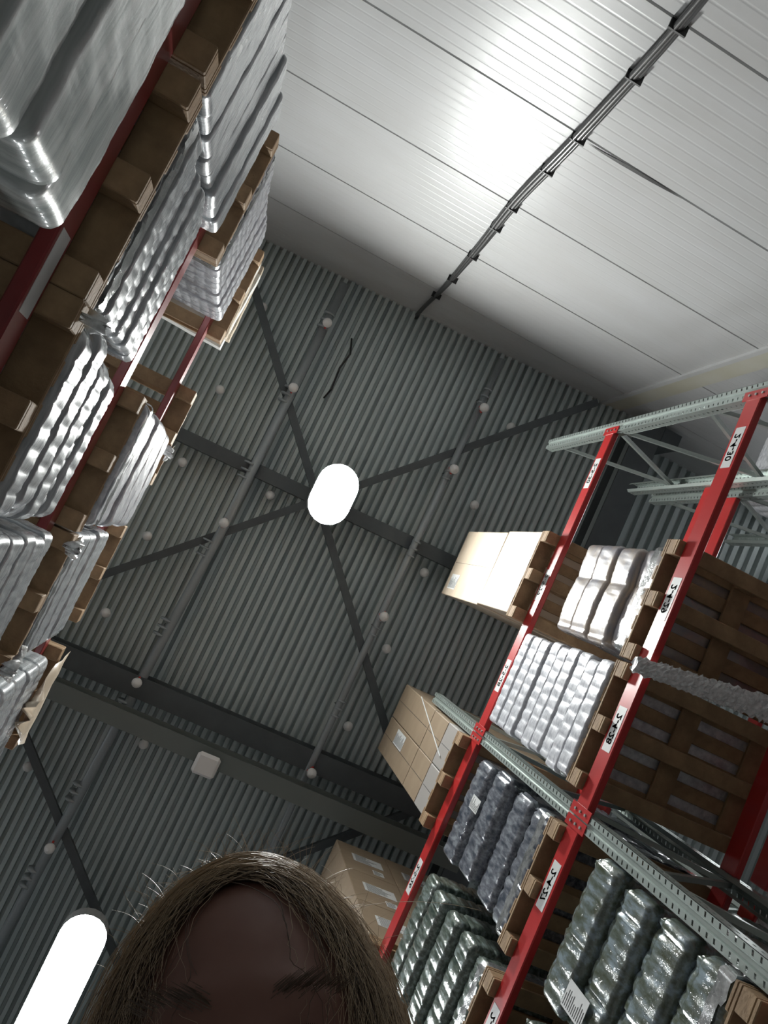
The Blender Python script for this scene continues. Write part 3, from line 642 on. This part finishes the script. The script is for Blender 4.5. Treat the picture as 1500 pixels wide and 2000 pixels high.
# body skeleton (skin modifier), joined with the head and remeshed into one surface
def skin(name, J, E_, root=0, sub=1):
    me = bpy.data.meshes.new(name); me.from_pydata([j[0] for j in J], E_, []); o = bpy.data.objects.new(name, me); COL.objects.link(o)
    o.modifiers.new('skin', 'SKIN'); o.modifiers.new('sub', 'SUBSURF').levels = sub
    for i, j in enumerate(J): me.skin_vertices[0].data[i].radius = j[1] if isinstance(j[1], tuple) else (j[1], j[1])
    me.skin_vertices[0].data[root].use_root = True
    bpy.context.view_layer.update(); e = bpy.data.meshes.new_from_object(o.evaluated_get(bpy.context.evaluated_depsgraph_get())); bpy.data.objects.remove(o)
    return e
nb = hp(0, -.05, -.10)-org; d = lambda x, y, z: Vector((x, y, z))
sh = nb+d(-.10, 0, -.10)                                            # base of neck
yl = HX.normalized(); sd = Vector((yl.x, yl.y, 0)).normalized()      # shoulder axis, horizontal
fw = Vector((HZ.x, HZ.y, 0)).normalized()
shZ = sh.z
pel = sh+fw*-.16; pel.z = .93
J = [(pel, (.15, .11)), (pel.lerp(sh, .45), (.13, .10)), (pel.lerp(sh, .8), (.15, .11)), (sh, (.075, .07)), (nb, .055), (hp(0, -.02, -.05)-org, .06)]
E_ = [(0, 1), (1, 2), (2, 3), (3, 4), (4, 5)]
for s_ in (-1, 1):
    n = len(J); S_ = sh+sd*s_*.18+d(0, 0, -.05)
    el = S_+sd*s_*.07+d(0, 0, -.27)+fw*.06; wr = Vector((.02, 0, 0))-org*1; wr = Vector((.03, 0, H-.22))-org+sd*s_*.16+fw*-.06
    J += [(S_, .058), (el, .042), (wr, .027), (wr+fw*.05+d(0, 0, .04), (.036, .018))]; E_ += [(2, n), (n, n+1), (n+1, n+2), (n+2, n+3)]
    base = wr+fw*.05+d(0, 0, .05); m0 = n+3
    for fi in range(4):
        k = len(J); f0 = base+fw*(.02)+sd*s_*(-.03+.02*fi)*.9; J += [(f0+d(0, 0, .01), .010), (f0+fw*.03+d(0, 0, .03), .009), (f0+fw*.028-sd*s_*.01+d(0, 0, .055+.006*(fi in (1, 2))), .008)]
        E_ += [(m0, k), (k, k+1), (k+1, k+2)]
    k = len(J); J += [(base-sd*s_*.04+d(0, 0, .0), .012), (base-sd*s_*.06+d(0, 0, .03), .010)]; E_ += [(m0, k), (k, k+1)]
    n = len(J); hp_ = pel+sd*s_*.09+d(0, 0, -.05); kn = Vector((pel.x, pel.y, .5))+sd*s_*.11+fw*.03; an = Vector((pel.x, pel.y, .09))+sd*s_*.12
    J += [(hp_, .085), (kn, .058), (an, .04), (an+fw*.13+d(0, 0, -.05), (.04, .03))]; E_ += [(0, n), (n, n+1), (n+1, n+2), (n+2, n+3)]
be = skin('b', J, E_)
V2 = [tuple(p) for p in V]+[tuple(v_.co) for v_ in be.vertices]; off = len(V); F2 = list(F)+[[off+i for i in p.vertices] for p in be.polygons]
for s_ in (-1, 1):                                                   # ears
    eb = MB(); eb.ball((0, 0, 0), 1, 14); o0 = len(V2)
    V2 += [tuple(hp(s_*(.074+.012*q[0]), -.012+.018*q[1]-.01*q[0]*0, -.022+.032*q[2])-org) for q in eb.v]; F2 += [[o0+i for i in f] for f in eb.f]
tmp = mesh_obj('tmp', V2, F2, MT['skin']); rmod = tmp.modifiers.new('r', 'REMESH'); rmod.mode = 'VOXEL'; rmod.voxel_size = .0055; rmod.use_smooth_shade = True
smod = tmp.modifiers.new('s', 'SMOOTH'); smod.iterations = 3
bpy.context.view_layer.update(); bm_ = bpy.data.meshes.new_from_object(tmp.evaluated_get(bpy.context.evaluated_depsgraph_get())); bpy.data.objects.remove(tmp)
import bmesh
bb = bmesh.new(); bb.from_mesh(bm_); bb.verts.ensure_lookup_table(); comp = [-1]*len(bb.verts); sizes = []
for v0 in bb.verts:
    if comp[v0.index] >= 0: continue
    c_ = len(sizes); st_ = [v0]; comp[v0.index] = c_; n_ = 0
    while st_:
        q_ = st_.pop(); n_ += 1
        for e_ in q_.link_edges:
            w_ = e_.other_vert(q_)
            if comp[w_.index] < 0: comp[w_.index] = c_; st_.append(w_)
    sizes.append(n_)
big = sizes.index(max(sizes)); bmesh.ops.delete(bb, geom=[v_ for v_ in bb.verts if comp[v_.index] != big], context='VERTS'); bb.to_mesh(bm_); bb.free()
bo = bpy.data.objects.new('body', bm_); COL.objects.link(bo); bo.parent = person
# clothing: thicker skins over the same joints
fat = lambda r_, k=.016: (r_[0]+k, r_[1]+k) if isinstance(r_, tuple) else r_+k
CJ = [(J[i][0], fat(J[i][1])) for i in (0, 1, 2, 3)]; CE = [(0, 1), (1, 2), (2, 3)]
idx = 6; arms = []
for s_ in range(2):
    n = len(CJ); a_ = 6+s_*22
    CJ += [(J[a_][0], fat(J[a_][1])), (J[a_+1][0], fat(J[a_+1][1])), (J[a_+1][0].lerp(J[a_+2][0], .92), .042)]; CE += [(2, n), (n, n+1), (n+1, n+2)]
cj = skin('jacket', CJ, CE); cj.materials.clear(); cj.materials.append(MT['cloth']); o = bpy.data.objects.new('jacket', cj); COL.objects.link(o); o.parent = person
TJ = [(J[0][0], fat(J[0][1], .012))]; TE = []
for s_ in range(2):
    n = len(TJ); a_ = 6+s_*22+18; TJ += [(J[a_][0], fat(J[a_][1], .014)), (J[a_+1][0], fat(J[a_+1][1], .014)), (J[a_+2][0]+d(0, 0, .02), .058)]; TE += [(0, n), (n, n+1), (n+1, n+2)]
tj = skin('trousers', TJ, TE); tj.materials.clear(); tj.materials.append(MT['trouser']); o = bpy.data.objects.new('trousers', tj); COL.objects.link(o); o.parent = person
for s_ in range(2):
    a_ = 6+s_*22+20; p0 = Vector(J[a_][0]); mb = MB(); mb.tube([p0+fw*-.06+d(0, 0, -.045), p0+fw*.02+d(0, 0, -.03), p0+fw*.12+d(0, 0, -.045), p0+fw*.19+d(0, 0, -.055)], [.035, .05, .043, .025], 12); mb.build('shoe', MT['shoe'], person, True)
# eyes, brows
for s_ in (-1, 1):
    c = hp(s_*.031, .0705, -.019)-org; e = MB().ball(c, .0125, 16).build('eyeball', MT['eye'], person, True)
    MB().ball(c+HY*.0095-HZ*.001, .006, 12).build('iris', MT['iris'], e, True)
    mb = MB()
    for k in range(130):
        u = random.random(); x = s_*(.014+.036*u); z = .006+.006*math.sin(u*2.6)+random.gauss(0, .0022); y = .098-.010*u-.1*abs(x)**1.5
        p0 = hp(x, y-.004, z)-org; p1 = hp(x+s_*.008, y+.0005, z+.003)-org; mb.tube([p0, p1], [.00022, .0001], 3, False)
    mb.build('eyebrow', MT['hair'], person)
    mb = MB()
    for k in range(26):
        u = k/25-.5; p0 = hp(s_*.031+u*.026, .084-.02*u*u, -.009-.010*u*u)-org; mb.tube([p0, p0+HY*.004-HZ*.001, p0+HY*.007+HZ*.001], [.00022, .00018, .0001], 3, False)
    mb.build('eyelashes', MT['iris'], person)
# hair: dark cap under thousands of strands falling from a centre parting
cap = []; capf = []; cn, cm = 48, 26
def ell(th, ph, k):
    x, y, z = math.sin(ph)*math.sin(th), math.sin(ph)*math.cos(th), math.cos(ph); return (.074*k*x, .094*k*y, .122*(1+(k-1)*.7)*z)
def hairline(th):                                                    # polar angle where hair ends, small over the face
    f = max(0, math.cos(th)); return 2.15-1.42*f**.55
for i in range(cm+1):
    for j in range(cn):
        th = 2*math.pi*j/cn; ph = hairline(th)*i/cm; k = 1.045 if i < cm else 1.0; x, y, z = ell(th, ph, k); cap.append(hp(x, y, z)-org)
for i in range(cm):
    for j in range(cn): a = i*cn+j; b_ = i*cn+(j+1) % cn; capf.append([a, a+cn, b_+cn, b_])
mesh_obj('hair_base', cap, capf, MT['haircap'], person, True)
def strand_set(name, N, m, r0, lift, seed, spread=.05, frizz=.002):
    g = np.random.default_rng(seed); mb = MB()
    for k in range(N):
        s_ = -1 if g.random() < .5 else 1
        yr = g.uniform(-.08, .070); K = 17; L = g.uniform(.7, 1.0); kk = 1.05+lift*g.random()**1.5; ph0 = g.normal(.03, .17); ph1 = g.uniform(1.8, 2.3)
        drift = g.normal(-.010, .018) if yr > .03 else g.normal(0, .014)
        q = g.normal(0, 1, 6); f1 = g.uniform(3, 8); kink = g.normal(0, frizz, (K+1, 2)); kink = np.cumsum(kink, 0)*.35; pts = []
        for i in range(K+1):
            t = i/K*L; ph = ph0+t*(ph1-ph0); y = yr+drift*t+.004*q[0]*math.sin(t*f1)+kink[i, 0]
            rad = math.sqrt(max(.05, 1-(y/.097)**2)); grow = 1+.10*max(0, t-.35)
            x = s_*.074*kk*grow*rad*math.sin(min(ph, 1.8)); z = .122*(1+(kk-1)*.7)*rad*math.cos(min(ph, 1.62))
            if ph > 1.62: z -= (ph-1.62)*.15
            x += .0035*q[1]*math.sin(t*f1*1.3+q[2])*t*2+kink[i, 1]*t
            pts.append(hp(x, y, z)-org)
        mb.tube(pts, [r0*(1-.6*i/K) for i in range(K+1)], 3, False)
    return mb.build(name, m, person, True)
strand_set('hair', 2400, MT['hair'], .00034, .09, 1); strand_set('backlit_hair', 2600, MT['hairlit'], .00027, .17, 2, frizz=.0042)
g = np.random.default_rng(9); mb = MB()
for k in range(260):                                                 # flyaway hairs on the crown
    s_ = g.choice([-1, 1]); x0 = g.uniform(-.07, .07); y0 = g.uniform(-.03, .05); z0 = .124*math.sqrt(max(0, 1-(x0/.08)**2-(y0/.1)**2)); L = g.uniform(.012, .045); c = g.normal(0, .9)
    if z0 < .02: continue
    x0 *= 1.1; z0 *= 1.04
    p = Vector((x0, y0, z0)); dv = Vector((x0*6+g.normal(0, .5), g.normal(0, .4), 1)).normalized(); pts = []
    for i in range(9):
        pts.append(hp(*p)-org); p = p+dv*L/8; dv = (dv+Vector((c*.22, 0, -.05))).normalized()
    mb.tube(pts, [.00022*(1-.6*i/8) for i in range(9)], 3, False)
for (x0, z0, dx, dz, cu) in ((-.045, .10, -1, .25, -.10), (.012, .122, .3, 1, .28), (-.004, .122, -.5, 1, .12), (-.03, .115, -.6, 1, .05), (.03, .12, .2, 1, -.3)):
    p = Vector((x0, 0, z0)); dv = Vector((dx, 0, dz)).normalized(); pts = []; L = .13 if dx == -1 else .06
    for i in range(12): pts.append(hp(*p)-org); p = p+dv*L/12; dv = (dv+Vector((cu*dv.z, 0, -cu*dv.x))*.6).normalized()
    mb.tube(pts, [.0003*(1-.6*i/11) for i in range(12)], 3, False)
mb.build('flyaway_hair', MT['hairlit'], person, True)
